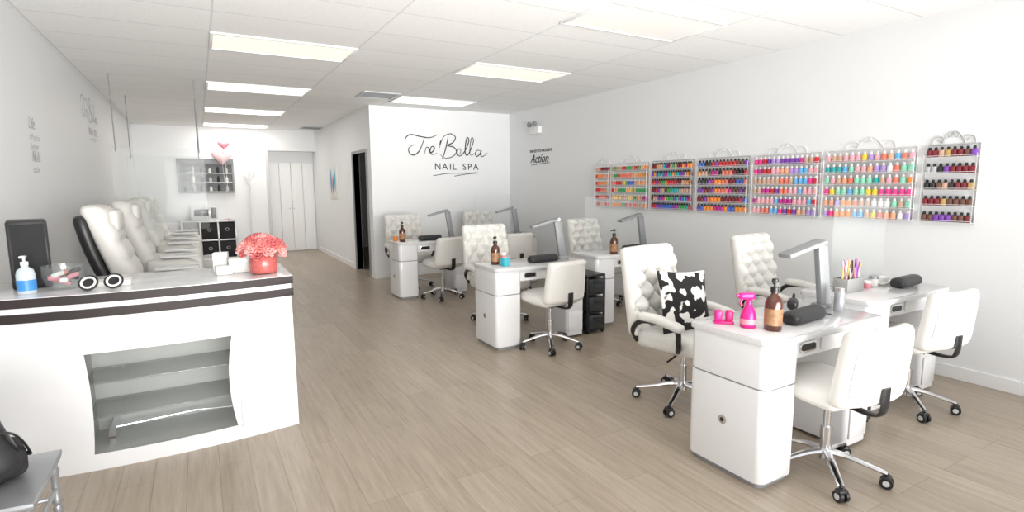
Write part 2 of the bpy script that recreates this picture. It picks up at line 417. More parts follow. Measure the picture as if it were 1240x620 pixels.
for k, x in enumerate((-.535, -.425)):
    t = thing('round_dish', ('left' if k == 0 else 'right')+' one of two dark rimmed round discs standing on the desk', 'disc', (x, 3.60, .96), 0, 'dark rimmed round discs')
    t.rotation_euler = (R(52), 0, R(-8)); t.location.z = .996
    MB().lathe([(.03, 0), (.043, .002), (.046, .014), (.042, .016), (.03, .008), (0, .007)], n=20).build('dish_body', BLACK, t)
    tr = [(.031*math.cos(2*math.pi*i/20), .031*math.sin(2*math.pi*i/20), .013) for i in range(20)]
    MB().tube(tr, .0055, 6, True).build('rim', PAPER, t)
o = MB().box((-.545, 3.68, .96), (-.36, 3.80, .99), .004).build('white_tray', PAPER); tag(o, 'flat white tray behind the two round discs', 'tray')
for i, (x, y, w, d, h, lb) in enumerate(((.205, 3.90, .12, .1, .085, 'largest white product box on the desk beside the flowers'), (.10, 3.98, .08, .08, .12, 'tall narrow white product box behind the others on the desk'),
                                       (.11, 3.83, .09, .07, .05, 'low white product box nearest the desk edge'))):
    t = thing('product_box', lb, 'box', (x, y, .96), rnd.uniform(-15, 15), 'white product boxes on the desk')
    MB().box((-w/2, -d/2, 0), (w/2, d/2, h*.72), .002).build('carton', PAPER, t); MB().box((-w/2-.001, -d/2-.001, h*.72), (w/2+.001, d/2+.001, h+.002), .002).build('lid', TRIM, t)
t = thing('flower_arrangement', 'coral pink flower bunch in a round red glitter pot on desk', 'flowers', (.33, 3.75, .96))
MB().lathe([(.066, 0), (.078, .006), (.084, .05), (.083, .095), (.076, .108), (.070, .108), (.068, .09), (0, .09)], n=24).build('pot', REDGL, t)
def bloom_mesh():
    mb = MB()
    for ring, (np_, r, tilt) in enumerate(((3, .012, 80), (5, .022, 60), (6, .032, 35))):
        for k in range(np_):
            a = 2*math.pi*k/np_+ring*.5
            mb.M = Matrix.Rotation(a, 4, 'Z') @ Matrix.Translation((r*.5, 0, 0)) @ Matrix.Rotation(-R(tilt), 4, 'Y')
            mb.rbox((.016, 0, 0), (.02, .018, .003), .003, (4, 4, 1), lambda v: (v.x, v.y*(1-.4*((v.x-.016)/.02)**2), v.z+5*v.y*v.y+.004*math.sin(v.y*300)))
    mb.M = Matrix()
    return mb
bm_ = [bloom_mesh().mesh('bloom', CORAL), bloom_mesh().mesh('bloom', mat('pink_petals', (.76, .38, .36), .7, var=.25, scale=30)), bloom_mesh().mesh('bloom', mat('red_petals', (.55, .13, .13), .7, var=.3, scale=30))]
for k in range(30):
    u = (k+.5)/30; ph = math.acos(1-u*1.15); a = k*2.39996
    p = Vector((.10*math.sin(ph)*math.cos(a), .10*math.sin(ph)*math.sin(a), .135+.085*math.cos(ph)))
    o = link('bloom', bm_[(k*5) % 3], t); o.location = p
    o.rotation_euler = Vector((0, 0, 1)).rotation_difference(Vector((p.x, p.y, (p.z-.08)))).to_euler(); s = rnd.uniform(.85, 1.3); o.scale = (s, s, s)
MB().rbox((0, 0, .135), (.075, .075, .055), .054, 6).build('foliage', mat('dark_coral_core', (.45, .07, .07), .8, var=.4, scale=30), t)

# ------------------------------------------------------------------ silver chair and bag
t = thing('chiavari_chair', 'silver banquet chair with turned legs at the bottom left corner', 'chair', (-.76, 2.52, 0), -90)
MB().rbox((0, 0, .435), (.21, .21, .018), .016, (8, 8, 3), lambda v: (v.x*(1+.1*v.y/.21), v.y, v.z)).build('seat', SILVER, t)
prof = [(.012, 0), (.014, .02), (.011, .06), (.017, .07), (.011, .08), (.013, .2), (.018, .215), (.012, .23), (.018, .245), (.013, .26), (.015, .36), (.019, .375), (.014, .39), (.016, .42)]
for sx in (-1, 1):
    MB().lathe(prof, (sx*.19, .18, 0), 12).build('leg', SILVER, t)
    MB().lathe(prof+[(.015, .5), (.017, .52), (.013, .54), (.013, .86), (.017, .88), (.012, .91), (.004, .93)], (sx*.17, -.2, 0), 12, lambda v: (v.x, v.y-.09*max(0, v.z-.42), v.z)).build('leg', SILVER, t)
    for z in (.14, .26): MB().tube([(sx*.19, .18, z), (sx*.17, -.2, z)], .008).build('stretcher', SILVER, t)
for y, w in ((.18, .19), (-.2, .17)):
    for z in (.18, .30): MB().tube([(-w, y, z), (w, y, z)], .008).build('stretcher', SILVER, t)
for z in (.55, .70, .86): MB().tube([(-.17, -.2-.09*(z-.42), z), (0, -.22-.09*(z-.42), z), (.17, -.2-.09*(z-.42), z)], .011).build('back_rail', SILVER, t)
for x in (-.1, -.05, 0, .05, .1): MB().tube([(x, -.225, .55), (x, -.25, .86)], .007).build('spindle', SILVER, t)
t = thing('backpack', 'black slouched bag lying on the silver chair', 'bag', (-.785, 2.53, .454), 20)
def bagf(v): return (v.x*(1-.3*max(0, v.z-.1)/.2)+.01*math.sin(30*v.z), v.y*(1-.3*max(0, v.z-.06)/.2)+.012*math.sin(22*v.x), v.z+.02*math.sin(17*v.x)*(v.z/.2))
MB().rbox((0, 0, .115), (.145, .14, .115), .075, 10, bagf).build('bag_body', BLEATHER, t)
MB().rbox((.13, 0, .065), (.035, .09, .055), .03, 6).build('front_pocket', DARKBIN, t)
MB().tube(cr_([(.05, -.08, .20), (.13, -.09, .18), (.175, -.04, .08), (.165, .05, .05)], 6), .011, 6, flat=.4).build('strap', BLACK, t)

# ------------------------------------------------------------------ swivel chairs
def star_base(t, r=.27, liftz=.42, m=CHROME):
    mb = MB(); mb.cyl((0, 0, .085), (0, 0, .14), .034); mb.cyl((0, 0, .14), (0, 0, .26), .028); mb.build('hub', m, t)
    MB().cyl((0, 0, .26), (0, 0, liftz), .018).build('gas_lift', m, t)
    for k in range(5):
        a = R(90+72*k); c, s = math.cos(a), math.sin(a)
        pts = [(c*.02, s*.02, .125), (c*.1, s*.1, .118), (c*.19, s*.19, .095), (c*r, s*r, .075)]
        lg = MB().tube(cr_(pts, 3), [.026, .025, .024, .022, .021, .020, .019, .018, .017, .015], 8, flat=.6).build('leg', m, t)
        mb = MB(); mb.cyl((c*r, s*r, .045), (c*r, s*r, .075), .008, n=8)
        ctr = Vector((c*r, s*r, .03))
        mb.M = Matrix.Translation(ctr) @ Matrix.Rotation(.7*k, 4, 'Z')
        for sg in (-1, 1): mb.cyl((0, sg*.008, 0), (0, sg*.024, 0), .029, n=16); mb.cyl((0, sg*.024, 0), (0, sg*.0265, 0), .015, n=12, mi=1)
        mb.rbox((0, 0, .022), (.02, .026, .014), .01, 4)
        mb.build('caster', [BLACK, LGREY], lg)

def client_chair(label, loc, rz):
    t = thing('client_chair', label, 'chair', loc, rz, 'white client chairs at the nail tables')
    MB().rbox((0, .03, .475), (.22, .22, .055), .05, (12, 12, 6), lambda v: (v.x*(1-.12*max(0, v.y)/.2), v.y, v.z-.02*(v.x/.23)**2*(1 if v.z > .47 else 0))).build('seat', LEATHER, t)
    def f(v):
        y = v.y+.21; return (v.x*(1-.06*(v.z-.66)/.2), -.21+y+1.0*v.x*v.x-.12*(v.z-.48)-.02, v.z)
    bk = MB().rbox((0, -.21, .65), (.218, .042, .19), .04, (16, 4, 14), f).build('backrest', LEATHER, t)
    ring = [(.188*math.copysign(abs(math.cos(a))**.35, math.cos(a)), -.252, .65+.157*math.copysign(abs(math.sin(a))**.35, math.sin(a))) for a in [2*math.pi*i/40 for i in range(40)]]
    MB().tube([f(Vector(p)) for p in ring], .004, 5, True).build('piping', LEATHER, bk)
    for x in (-.07, .07): MB().tube([f(Vector((x, -.2525, .50+.030*i))) for i in range(11)], .003, 5).build('seam', LEATHER, bk)
    mb = MB(); mb.box((-.1, -.12, .405), (.1, .12, .425), .004); mb.tube(cr_([(0, -.1, .41), (0, -.22, .41), (0, -.275, .44), (0, -.285, .56)], 4), .03, 8, flat=.3)
    mb.build('back_bracket', BLACK, t)
    MB().tube([(.08, .02, .40), (.2, .04, .395), (.25, .05, .40)], .006).build('height_lever', BLACK, t)
    star_base(t)
    return t
c0 = client_chair('white client chair on chrome star base at the nearest nail table', (2.73, 1.52, 0), -8)
dup(c0, 'white client chair nearest the right wall baseboard', (4.05, 1.75, 0), -8)
dup(c0, 'white client chair at middle row table beside the black drawer cart', (2.75, 4.11, 0), 6)
dup(c0, 'white client chair in front of the farthest left nail table', (2.78, 6.74, 0), 8)
dup(c0, 'cream looking client chair backrest showing behind the middle nail table', (3.86, 6.76, 0), 0)

def tech_chair(label, loc, rz):
    t = thing('tufted_chair', label, 'armchair', loc, rz, 'tufted technician armchairs')
    MB().rbox((0, .02, .455), (.26, .25, .065), .055, (12, 12, 6)).build('seat', LEATHER, t)
    w, h, n, zc = .285, .30, 3.2, .765
    def f(v):
        x, y, z = v.x, v.y, v.z
        if y > 0:
            u, q = x/.16, (z-zc)/.18
            s = abs(math.sin(math.pi*(u+q)/1.0))**.6*abs(math.sin(math.pi*(u-q)/1.0))**.6
            e = max(0, 1-max(abs(x)/w, abs(z-zc)/h)**8)
            y += (.08*s-.04)*e
        return (x*(1-.05*(z-zc)/h), y-.24-.2*(z-.5)+.35*x*x, z)
    MB().rbox((0, 0, zc), (w, .05, h), .042, (54, 4, 60), f).build('backrest', LEATHER, t, ang=80)
    for sg in (-1, 1):
        ar = MB().tube(cr_([(sg*.25, .12, .43), (sg*.31, .16, .50), (sg*.315, .13, .605), (sg*.315, -.1, .605), (sg*.3, -.2, .53), (sg*.25, -.2, .44)], 5), .018, 8).build('armrest', BLACK, t)
        MB().rbox((sg*.315, .02, .634), (.04, .17, .028), .026, (5, 10, 4), lambda v: (v.x, v.y, v.z-.03*max(0, v.y)/.16)).build('arm_pad', LEATHER, ar)
    mb = MB(); mb.box((-.13, -.16, .375), (.13, .14, .395), .004); mb.tube(cr_([(0, -.12, .39), (0, -.24, .39), (0, -.31, .45), (0, -.335, .6)], 4), .035, 8, flat=.3); mb.build('seat_mechanism', BLACK, t)
    MB().tube([(.08, .03, .375), (.22, .06, .365), (.29, .07, .36)], .007).build('height_lever', BLACK, t)
    star_base(t, .31, .38)
    return t
t0 = tech_chair('tufted white armchair holding the cow print pillow', (2.83, 2.58, 0), 190)
dup(t0, 'tufted white armchair behind the nail table nearest the right wall', (4.20, 2.76, 0), 188)
dup(t0, 'tufted white armchair behind the middle row left nail table', (2.78, 5.16, 0), 182)
dup(t0, 'tufted white armchair below the left polish racks', (4.38, 5.40, 0), 190)
dup(t0, 'tufted white armchair behind the farthest left nail table', (2.68, 7.76, 0), 178)
dup(t0, 'tufted white armchair in the far corner by the logo wall', (4.1, 7.98, 0), 184)
def pf(v):
    u, q = abs(v.x)/.2, abs(v.z)/.2
    return (v.x*(1-.08*(1-q*q)), v.y*max(.08, (1-u**2.6)*(1-q**2.6)), v.z*(1-.08*(1-u*u)))
o = MB().rbox((0, 0, 0), (.2, .085, .2), .012, (16, 4, 16), pf).build('cow_pillow', COWM)
o.location = (2.83, 2.585, .705); o.scale = (1.08, 1, 1.08); o.rotation_euler = (R(-16), R(4), R(-4)); tag(o, 'black and white cow print square pillow on the tufted armchair', 'pillow')

# ------------------------------------------------------------------ manicure tables
TL, TD = 1.03, .5
def nail_table(label, loc):
    t = thing('nail_table', label, 'table', loc, 0, 'white nail tables')
    MB().prism(rrect(0, 0, TL, TD, .05), 'z', .728, .76, .008).build('tabletop', TOPM, t)
    cab = MB().prism(rrect(.008, .02, .275, .48, .038), 'z', .03, .505, .006).build('cabinet', WHITE, t)
    MB().prism(rrect(.03, .04, .26, .46, .03), 'z', 0, .03).build('plinth', GREY, cab)
    mb = MB(); mb.M = Matrix.Translation((.008, .25, .29)) @ Matrix.Rotation(R(-90), 4, 'Y')
    mb.lathe([(.024, 0), (.024, .004), (.014, .005)], n=20); mb.build('cable_port', CHROME, cab)
    mb = MB(); mb.M = Matrix.Translation((.0025, .25, .29)) @ Matrix.Rotation(R(-90), 4, 'Y'); mb.lathe([(.012, 0), (.011, .002)], n=14); mb.build('port_hole', BLACK, cab)
    MB().prism(rrect(.015, .028, .268, .472, .034), 'z', .5, .52).build('shadow_gap', GREY, t)
    MB().prism(rrect(.008, .02, .275, .48, .038), 'z', .514, .728, .006).build('upper_cabinet', WHITE, t)
    ap = MB().box((.275, .05, .62), (.80, .45, .728), .006).build('apron', WHITE, t)
    MB().prism(rrect(.31, .645, .45, .70, .02), 'y', .043, .05, .002).build('vent_frame', CHROME, ap)
    MB().prism(rrect(.322, .655, .438, .69, .014), 'y', .0405, .044).build('dust_vent', BLACK, ap)
    MB().prism(rrect(.49, .64, .78, .71, .012), 'y', .043, .05, .002).build('drawer_front', WHITE, ap)
    pd = MB().prism(rrect(.80, .05, 1.01, .45, .03), 'z', .02, .728, .005).build('pedestal', WHITE, t)
    for k in range(3): MB().box((.82, .041, .06+k*.22), (.99, .052, .26+k*.22), .004).build('drawer', WHITE, pd)
    return t
n0 = nail_table('nearest white nail table with brown pump bottle and magenta spray bottle', (2.27, 1.55, 0))
dup(n0, 'white nail table against the right wall with the brush holder', (3.58, 1.76, 0))
dup(n0, 'white nail table in the middle row, left of the black cart', (2.25, 4.22, 0))
dup(n0, 'white nail table in the middle row, right of the black cart', (3.54, 4.42, 0))
dup(n0, 'farthest left white nail table, below the wall logo', (2.23, 6.88, 0))
dup(n0, 'farthest right white nail table, mostly hidden behind middle row', (3.50, 7.05, 0))
ZT = .76

def cart(label, loc):
    t = thing('drawer_cart', label, 'drawer cart', loc, 0, 'black plastic drawer carts')
    mb = MB(); mb.box((0, 0, .58), (.23, .34, .61), .008)
    for x, y in ((0, 0), (.21, 0), (0, .32), (.21, .32)): mb.box((x, y, .03), (x+.02, y+.02, .58), .003)
    for z in (.03, .21, .40): mb.box((0, 0, z), (.23, .34, z+.015), .003)
    mb.build('frame', BLACK, t)
    for k, z in enumerate((.05, .235, .42)):
        d = MB().box((.018, -.012, z), (.212, .32, z+.145), .008).build('drawer', DGLASS, t)
        MB().box((.07, -.026, z+.1), (.16, -.01, z+.118), .005).build('handle', BLACK, d)
    for x, y in ((.02, .02), (.21, .02), (.02, .32), (.21, .32)): MB().cyl((x-.008, y, .016), (x+.008, y, .016), .016, n=12).build('caster', BLACK, t)
    return t
k0 = cart('black three drawer cart between the middle row tables', (3.295, 4.26, 0))
dup(k0, 'black drawer cart between the two nearest nail tables', (3.335, 1.72, 0))

# table-top things
def pump_bottle(label, loc, rz=0):
    t = thing('pump_bottle', label, 'bottle', loc, rz, 'brown pump bottles')
    MB().lathe([(.038, 0), (.043, .006), (.043, .14), (.036, .165), (.018, .182), (.016, .195)], n=24).build('bottle_body', BROWNB, t)
    MB().lathe([(.0436, .03), (.0436, .115)], n=24).build('bottle_label', LABELM, t)
    mb = MB(); mb.cyl((0, 0, .195), (0, 0, .222), .02); mb.cyl((0, 0, .222), (0, 0, .25), .006); mb.lathe([(.014, .246), (.017, .252), (.014, .264), (0, .266)], n=14); mb.tube([(0, 0, .257), (-.03, -.015, .257), (-.045, -.022, .247)], .006); mb.build('pump', BLACK, t)
    return t
p0 = pump_bottle('brown pump bottle with black top on the nearest nail table', (2.49, 1.69, ZT))
dup(p0, 'brown pump bottle on the middle row left nail table', (2.39, 4.50, ZT), 20)
dup(p0, 'brown pump bottle on the middle row right nail table', (3.83, 4.50, ZT), -20)
dup(p0, 'brown pump bottle on the farthest left nail table', (2.34, 7.05, ZT), 60)
t = thing('spray_bottle', 'magenta spray bottle with trigger on the nearest nail table', 'spray bottle', (2.43, 1.79, ZT), 150)
MB().lathe([(.036, 0), (.04, .006), (.04, .05), (.034, .085), (.018, .115), (.014, .125)], n=22).build('bottle_body', MAGENTA, t)
MB().lathe([(.0406, .02), (.0406, .048)], n=22).build('bottle_label', PINK, t)
mb = MB(); mb.cyl((0, 0, .12), (0, 0, .145), .016); mb.rbox((.012, 0, .165), (.042, .015, .018), .012, 5); mb.cyl((.05, 0, .168), (.065, 0, .168), .009, n=10)
mb.build('spray_head', MAGENTA, t); MB().tube(cr_([(.03, 0, .155), (.042, 0, .135), (.036, 0, .112)], 4), .006, 6).build('trigger', MAGENTA, t)
t = thing('magenta_holder', 'small magenta plastic stand beside the magenta spray bottle', 'stand', (2.39, 1.91, ZT), -40)
MB().box((-.05, -.025, 0), (.05, .025, .014), .004).build('base', MAGENTA, t)
for x in (-.028, .028): MB().rbox((x, 0, .042), (.019, .02, .03), .01, 5).build('upright', MAGENTA, t)

def cushion(label, loc, rz):
    o = MB().rbox((0, 0, .03), (.165, .05, .03), .028, (14, 8, 5), lambda v: (v.x, v.y, max(.001, v.z)+.012*(1-(v.y/.05)**2)*(1 if v.z > .03 else 0))).build('hand_rest', BLEATHER)
    o.location = loc; o.rotation_euler = (0, 0, R(rz)); return tag(o, label, 'hand rest', 'black hand rest cushions')
cushion('black hand rest cushion on the nearest nail table', (2.80, 1.72, ZT), 6)
cushion('black hand rest cushion on the table against the right wall', (4.38, 1.95, ZT), 4)
cushion('black hand rest cushion on the middle row left table', (2.86, 4.40, ZT), 4)
cushion('black hand rest cushion on the middle row right table', (4.2, 4.60, ZT), 8)
cushion('black hand rest cushion on the farthest left table', (2.72, 7.02, ZT), 3)

def lamp(label, loc, rz):
    t = thing('desk_lamp', label, 'lamp', loc, rz, 'grey folding desk lamps')
    MB().prism(rrect(-.06, -.05, .06, .05, .02), 'z', 0, .018, .005).build('base', GREY, t)
    MB().box((-.038, -.02, .015), (.038, .02, .39), .006, fn=lambda v: (v.x-.16*(v.z-.015), v.y, v.z)).build('post', GREY, t)
    mb = MB(); mb.M = Matrix.Translation((-.062, 0, .395)) @ Matrix.Rotation(R(-14), 4, 'Y')
    mb.box((-.29, -.045, -.013), (.01, .045, .013), .006); h = mb.build('lamp_head', GREY, t)
    mb = MB(); mb.M = Matrix.Translation((-.062, 0, .395)) @ Matrix.Rotation(R(-14), 4, 'Y'); mb.box((-.28, -.034, -.0145), (-.03, .034, -.0125)); mb.build('light_strip', PAPER, h)
    MB().cyl((-.06, -.044, .392), (-.06, .044, .392), .016, n=14).build('hinge', CHROME, t)
    return t
l0 = lamp('grey folding desk lamp on the nearest nail table', (3.235, 1.87, ZT), -8)
dup(l0, 'grey folding desk lamp on the middle row left table', (3.20, 4.56, ZT), -10)
dup(l0, 'pale desk lamp on the middle row right table below the racks', (4.48, 4.74, ZT), -4)
dup(l0, 'dark desk lamp on the farthest left table below the logo', (3.12, 7.2, ZT), 0)
dup(l0, 'desk lamp on the farthest right table', (4.3, 7.35, ZT), -10)

HX, HY = 3.84, 2.06
t = thing('brush_holder', 'grey glitter holder packed with nail brushes and files', 'brush holder', (HX, HY, ZT))
mb = MB(); mb.box((-.10, -.05, 0), (.10, .05, .01), .003)
for a, c in (((-.10, -.05), (.10, -.044)), ((-.10, .044), (.10, .05)), ((-.10, -.044), (-.094, .044)), ((.094, -.044), (.10, .044))): mb.box((a[0], a[1], .005), (c[0], c[1], .095), .002)
mb.build('holder_body', mat('grey_glitter', (.38, .38, .37), .3, .3, var=.6, scale=220), t)
tools = [mat('tool_%d' % i, c, .4, var=.08) for i, c in enumerate(((.7, .3, .36), (.7, .68, .64), (.15, .08, .05), (.7, .45, .15), (.3, .12, .4), (.45, .45, .46)))]
for k in range(24):
    x = HX+rnd.uniform(-.085, .085); y = HY+rnd.uniform(-.034, .034); lx, ly = rnd.uniform(-.05, .05), rnd.uniform(-.02, .02); h = rnd.uniform(.16, .23)
    mb = MB(); mb.tube([(x, y, ZT+.011), (x+lx*.2, y+ly*.2, ZT+h*.5), (x+lx, y+ly, ZT+h)], [.0035, .006, .005], 6); o = mb.build('nail_brush', tools[k % 6])
    tag(o, 'thin nail brush or file standing in the grey glitter holder', 'brush', 'brushes in the glitter holder')
t = thing('silver_tumbler', 'tall silver tumbler beside the desk lamp on nearest table', 'tumbler', (3.20, 1.76, ZT))
MB().lathe([(.025, 0), (.028, .004), (.028, .11), (.024, .12)], n=20).build('can_body', SILVER, t); MB().lathe([(.026, .118), (.026, .135), (.01, .138)], n=20).build('lid', CHROME, t)
t = thing('black_tool', 'black rounded tool lying behind the black hand rest', 'tool', (3.02, 1.93, ZT), 30)
MB().rbox((0, 0, .03), (.06, .03, .03), .026, 6).build('tool_body', BLACK, t); MB().tube(cr_([(.05, 0, .05), (.09, 0, .07), (.12, 0, .03)], 4), .008).build('nozzle', BLACK, t)
t = thing('nail_drill', 'chrome nail drill handpiece leaning on the nearest table', 'nail drill', (3.08, 1.80, ZT), 60)
MB().lathe([(.006, 0), (.011, .02), (.012, .09), (.006, .11)], n=12, fn=lambda v: (v.z, v.y, v.x+.0125)).build('handpiece', CHROME, t); MB().tube(cr_([(0, 0, .012), (-.05, .02, .008), (-.1, -.01, .008)], 4), .003, 5).build('cord', BLACK, t)
def jar(label, loc, m, lid, r=.025, h=.05, g=None):
    t = thing('jar', label, 'jar', loc, 0, g)
    MB().lathe([(r*.9, 0), (r, .004), (r, h*.7), (r*.9, h*.75)], n=18).build('jar_body', m, t); MB().lathe([(r*1.03, h*.72), (r*1.03, h), (r*.8, h+.003)], n=18).build('lid', lid, t)
jar('white jar with silver lid behind hand rest by the right wall', (4.20, 2.08, ZT), PAPER, SILVER, .03, .07)
jar('small pink jar on the table by the right wall', (4.06, 2.05, ZT), PINK, PAPER)
jar('orange jar on the farthest left nail table', (2.29, 7.2, ZT), ORANGE, ORANGE, .03, .06)
jar('pink lidded jar behind the brown bottle on middle table', (2.52, 4.58, ZT), PINK, PAPER, .03, .1)
jar('green capped bottle shaped jar on the far right nail table', (3.95, 7.3, ZT), PAPER, mat('green_cap', (.25, .5, .1), .4), .03, .16)
t = thing('small_box', 'small teal box on the middle row left nail table', 'box', (2.42, 4.36, ZT), 10); MB().box((-.035, -.03, 0), (.035, .03, .075), .004).build('carton', TEAL, t); MB().box((-.02, -.015, .07), (.02, .015, .079), .003).build('opening', PAPER, t)
t = thing('supply_tray', 'low white tray with folded towel on the table by the wall', 'tray', (4.30, 2.10, ZT), 0)
MB().box((-.02, -.05, 0), (.2, .05, .012), .004).build('tray_base', PAPER, t); MB().box((.0, -.03, .012), (.1, .03, .05), .004).build('folded_towel', TRIM, t)

# clear shields
def shield(label, loc, w, h, wires=None):
    t = thing('acrylic_shield', label, 'clear screen', loc, 0, 'clear acrylic screens')
    MB().prism(rrect(0, 0, w, h, .03), 'y', -.003, .003).build('panel', GLASS, t)
    if wires:
        for x in (.05, w-.05): MB().cyl((x, 0, h-.04), (x, 0, wires-.001), .0065, n=6).build('hanging_rod', GREY, t)
    else:
        for x in (.08, w-.08): MB().box((x-.03, -.04, 0), (x+.03, .04, .02), .004).build('foot', GLASS, t)
shield('clear screen hanging between the nearest pedicure chairs', (-.82, 7.65, 1.0), .92, .95, ZC-1.0)
shield('clear screen hanging farther back in the pedicure row', (-.82, 9.28, 1.0), .92, .95, ZC-1.0)
shield('clear screen standing on the table by the right wall', (3.86, 2.2, ZT), .7, .62)
shield('clear screen standing on the middle row right table', (3.72, 4.87, ZT), .7, .6)
shield('clear screen standing on the farthest right table', (3.66, 7.48, ZT), .7, .6)

# ------------------------------------------------------------------ polish racks
PAL = {'red': (.6, .015, .03), 'dark red': (.2, .008, .02), 'coral': (.85, .2, .13), 'orange': (.9, .28, .03), 'peach': (.88, .42, .26), 'hot pink': (.85, .05, .3), 'pale pink': (.85, .42, .48),
       'magenta': (.55, .02, .28), 'purple': (.2, .05, .4), 'lilac': (.45, .30, .68), 'blue': (.04, .13, .55), 'sky blue': (.14, .45, .8), 'teal': (.02, .4, .4), 'green': (.04, .35, .1), 'mint': (.28, .7, .5),
       'yellow': (.9, .66, .05), 'gold': (.5, .33, .1), 'nude': (.6, .38, .28), 'brown': (.15, .06, .04), 'black': (.015, .012, .015), 'white': (.85, .85, .85), 'silver': (.5, .5, .52)}
PM = {k: mat('polish_'+k.replace(' ', '_'), v, .15, var=.04, coat=.2) for k, v in PAL.items()}
CAPW = mat('white_cap', (.74, .73, .72), .3, var=.02); CAPB = mat('black_cap', (.012, .012, .012), .25, var=.1)
def wide(oy, k): return lambda v: (v.x, oy+(v.y-oy)*k, v.z)
def body(mb, o=(0, 0, 0), mi=0, k=1.36): mb.lathe([(.013, 0), (.0165, .003), (.0165, .047), (.012, .053), (.008, .055)], o, 8, wide(o[1], k), mi=mi)
def cap(mb, o=(0, 0, 0), mi=0): mb.lathe([(.0105, .054), (.0112, .057), (.0095, .074), (.006, .076)], o, 8, mi=mi)
BODY = {}
for k in PM:
    mb = MB(); body(mb); BODY[k] = mb.mesh('polish_body', PM[k])
mb = MB(); cap(mb); CW = mb.mesh('polish_cap', CAPW); mb = MB(); cap(mb); CBK = mb.mesh('polish_cap', CAPB)
ORD = 'first second third fourth fifth sixth seventh eighth ninth tenth eleventh twelfth thirteenth fourteenth fifteenth'.split()
PAST = ['pale pink', 'peach', 'coral', 'yellow', 'mint', 'sky blue', 'lilac', 'hot pink', 'white', 'nude', 'teal', 'orange']
racks = [
 (6.20, .31, 6, 8, 'w', ['red', 'coral', 'red', 'orange', 'dark red', 'nude'], None),
 (5.85, .70, 6, 17, 'w', ['orange', 'gold', 'coral', 'green', 'red', 'nude', 'blue', 'yellow', 'peach', 'magenta'], None),
 (5.10, .67, 6, 17, 'b', ['red', 'dark red', 'magenta', 'purple', 'teal', 'green', 'blue', 'orange', 'nude', 'dark red'], None),
 (4.37, .67, 6, 14, 'b', ['dark red', 'red', 'purple', 'magenta', 'coral', 'orange', 'blue', 'black', 'brown', 'nude'], 'fourth rack from right'),
 (3.65, .69, 6, 14, 'w', ['pale pink', 'hot pink', 'coral', 'magenta', 'red', 'lilac', 'sky blue', 'nude', 'peach', 'purple'], 'third rack from right'),
 (2.92, .73, 6, 14, 'w', PAST, 'second rack from right'),
 (2.14, .35, 5, 8, 'b', ['dark red', 'nude', 'brown', 'black', 'silver', 'purple', 'gold', 'dark red'], 'rightmost narrow rack')]
RL = ['narrow leftmost wall rack of red polish', 'second rack from left with orange and gold polish', 'third rack from left with black capped polish', 'middle wall rack with dark polish and black caps',
      'wall rack of pink polish with white caps', 'wide wall rack of pastel polish with white caps', 'narrow rightmost wall rack with tall scroll top']
stuff = MB(); smats = list(PM.values())+[CAPW, CAPB]; sidx = {k: i for i, k in enumerate(PM)}
RZ = 1.19
for ri, (ys, w, ns, nc, cp, pal, rn) in enumerate(racks):
    t = thing('polish_rack', RL[ri], 'wall rack', (XR-.001, ys, RZ), -90, 'white wire polish racks')
    hh = .58; pitch = .0965 if ns == 6 else .122
    mb = MB()
    for x in (.006, w-.006):
        mb.tube([(x, -.006, 0), (x, -.006, hh+.01)], .005, 6); mb.tube([(x, -.055, 0), (x, -.055, .03+(ns-1)*pitch)], .003, 5)
    mb.tube([(.006, -.006, hh+.01), (w-.006, -.006, hh+.01)], .005, 6); mb.build('frame', WMETAL if cp == 'w' else LGREY, t)
    c = w/2; k = min(1, w/.5)
    mb = MB(); tr = .0035 if ri < 6 else .005
    for sg in (-1, 1):
        sp = [(c+sg*k*.2, -.006, hh+.01), (c+sg*k*.18, -.006, hh+.06), (c+sg*k*.12, -.006, hh+.072), (c+sg*k*.09, -.006, hh+.052), (c+sg*k*.12, -.006, hh+.038), (c+sg*k*.145, -.006, hh+.05)]
        mb.tube(cr_(sp, 5), tr, 5)
        sp = [(c+sg*k*.11, -.006, hh+.01), (c+sg*k*.06, -.006, hh+.078), (c+sg*k*.015, -.006, hh+.105), (c+sg*k*.0, -.006, hh+.085), (c+sg*k*.03, -.006, hh+.065), (c+sg*k*.05, -.006, hh+.078)]
        mb.tube(cr_(sp, 5), tr, 5)
    mb.build('scroll_top', WMETAL if ri < 6 else LGREY, t)
    for s in range(ns):
        z = .005+s*pitch
        mb = MB(); mb.box((.008, -.055, z), (w-.008, -.004, z+.004)); mb.tube([(.006, -.057, z+.014), (w-.006, -.057, z+.014)], .002, 5); mb.build('shelf', WMETAL, t)
        col = rnd.choice(pal)
        for i in range(nc):
            if rnd.random() < .62: col = rnd.choice(pal)
            x = .034+(w-.068)*i/(nc-1); xx, yy, zz = XR-.001-.030, ys-x, RZ+z+.0042
            if rn is None:
                body(stuff, (xx, yy, zz), sidx[col], 1.05); cap(stuff, (xx, yy, zz), len(PM)+(1 if cp == 'b' else 0))
            else:
                o = link('nail_polish_bottle', BODY[col]); o.location = (xx, yy, zz)
                tag(o, '%s nail polish bottle, %s from left, %s shelf down, %s' % (col, ORD[i], ORD[ns-1-s], rn), 'nail polish', 'nail polish bottles on the wall racks')
                link('cap', CBK if cp == 'b' else CW, o)
o = stuff.build('nail_polish_bottles', smats); tag(o, 'rows of nail polish bottles on the three leftmost wall racks', 'nail polish', kind='stuff')

t = thing('emergency_light', 'white two headed emergency light high on the right wall', 'emergency light', (XR, 7.95, 2.34), -90)
MB().box((0, -.07, 0), (.3, 0, .12), .012).build('housing', TRIM, t)
for x in (.07, .23):
    MB().lathe([(.0, -.03), (.035, -.025), (.045, .015), (.04, .02), (0, .018)], n=16, fn=lambda v: (x+v.x, -.1-v.z, .15+v.y)).build('lamp_head', GREY, t)

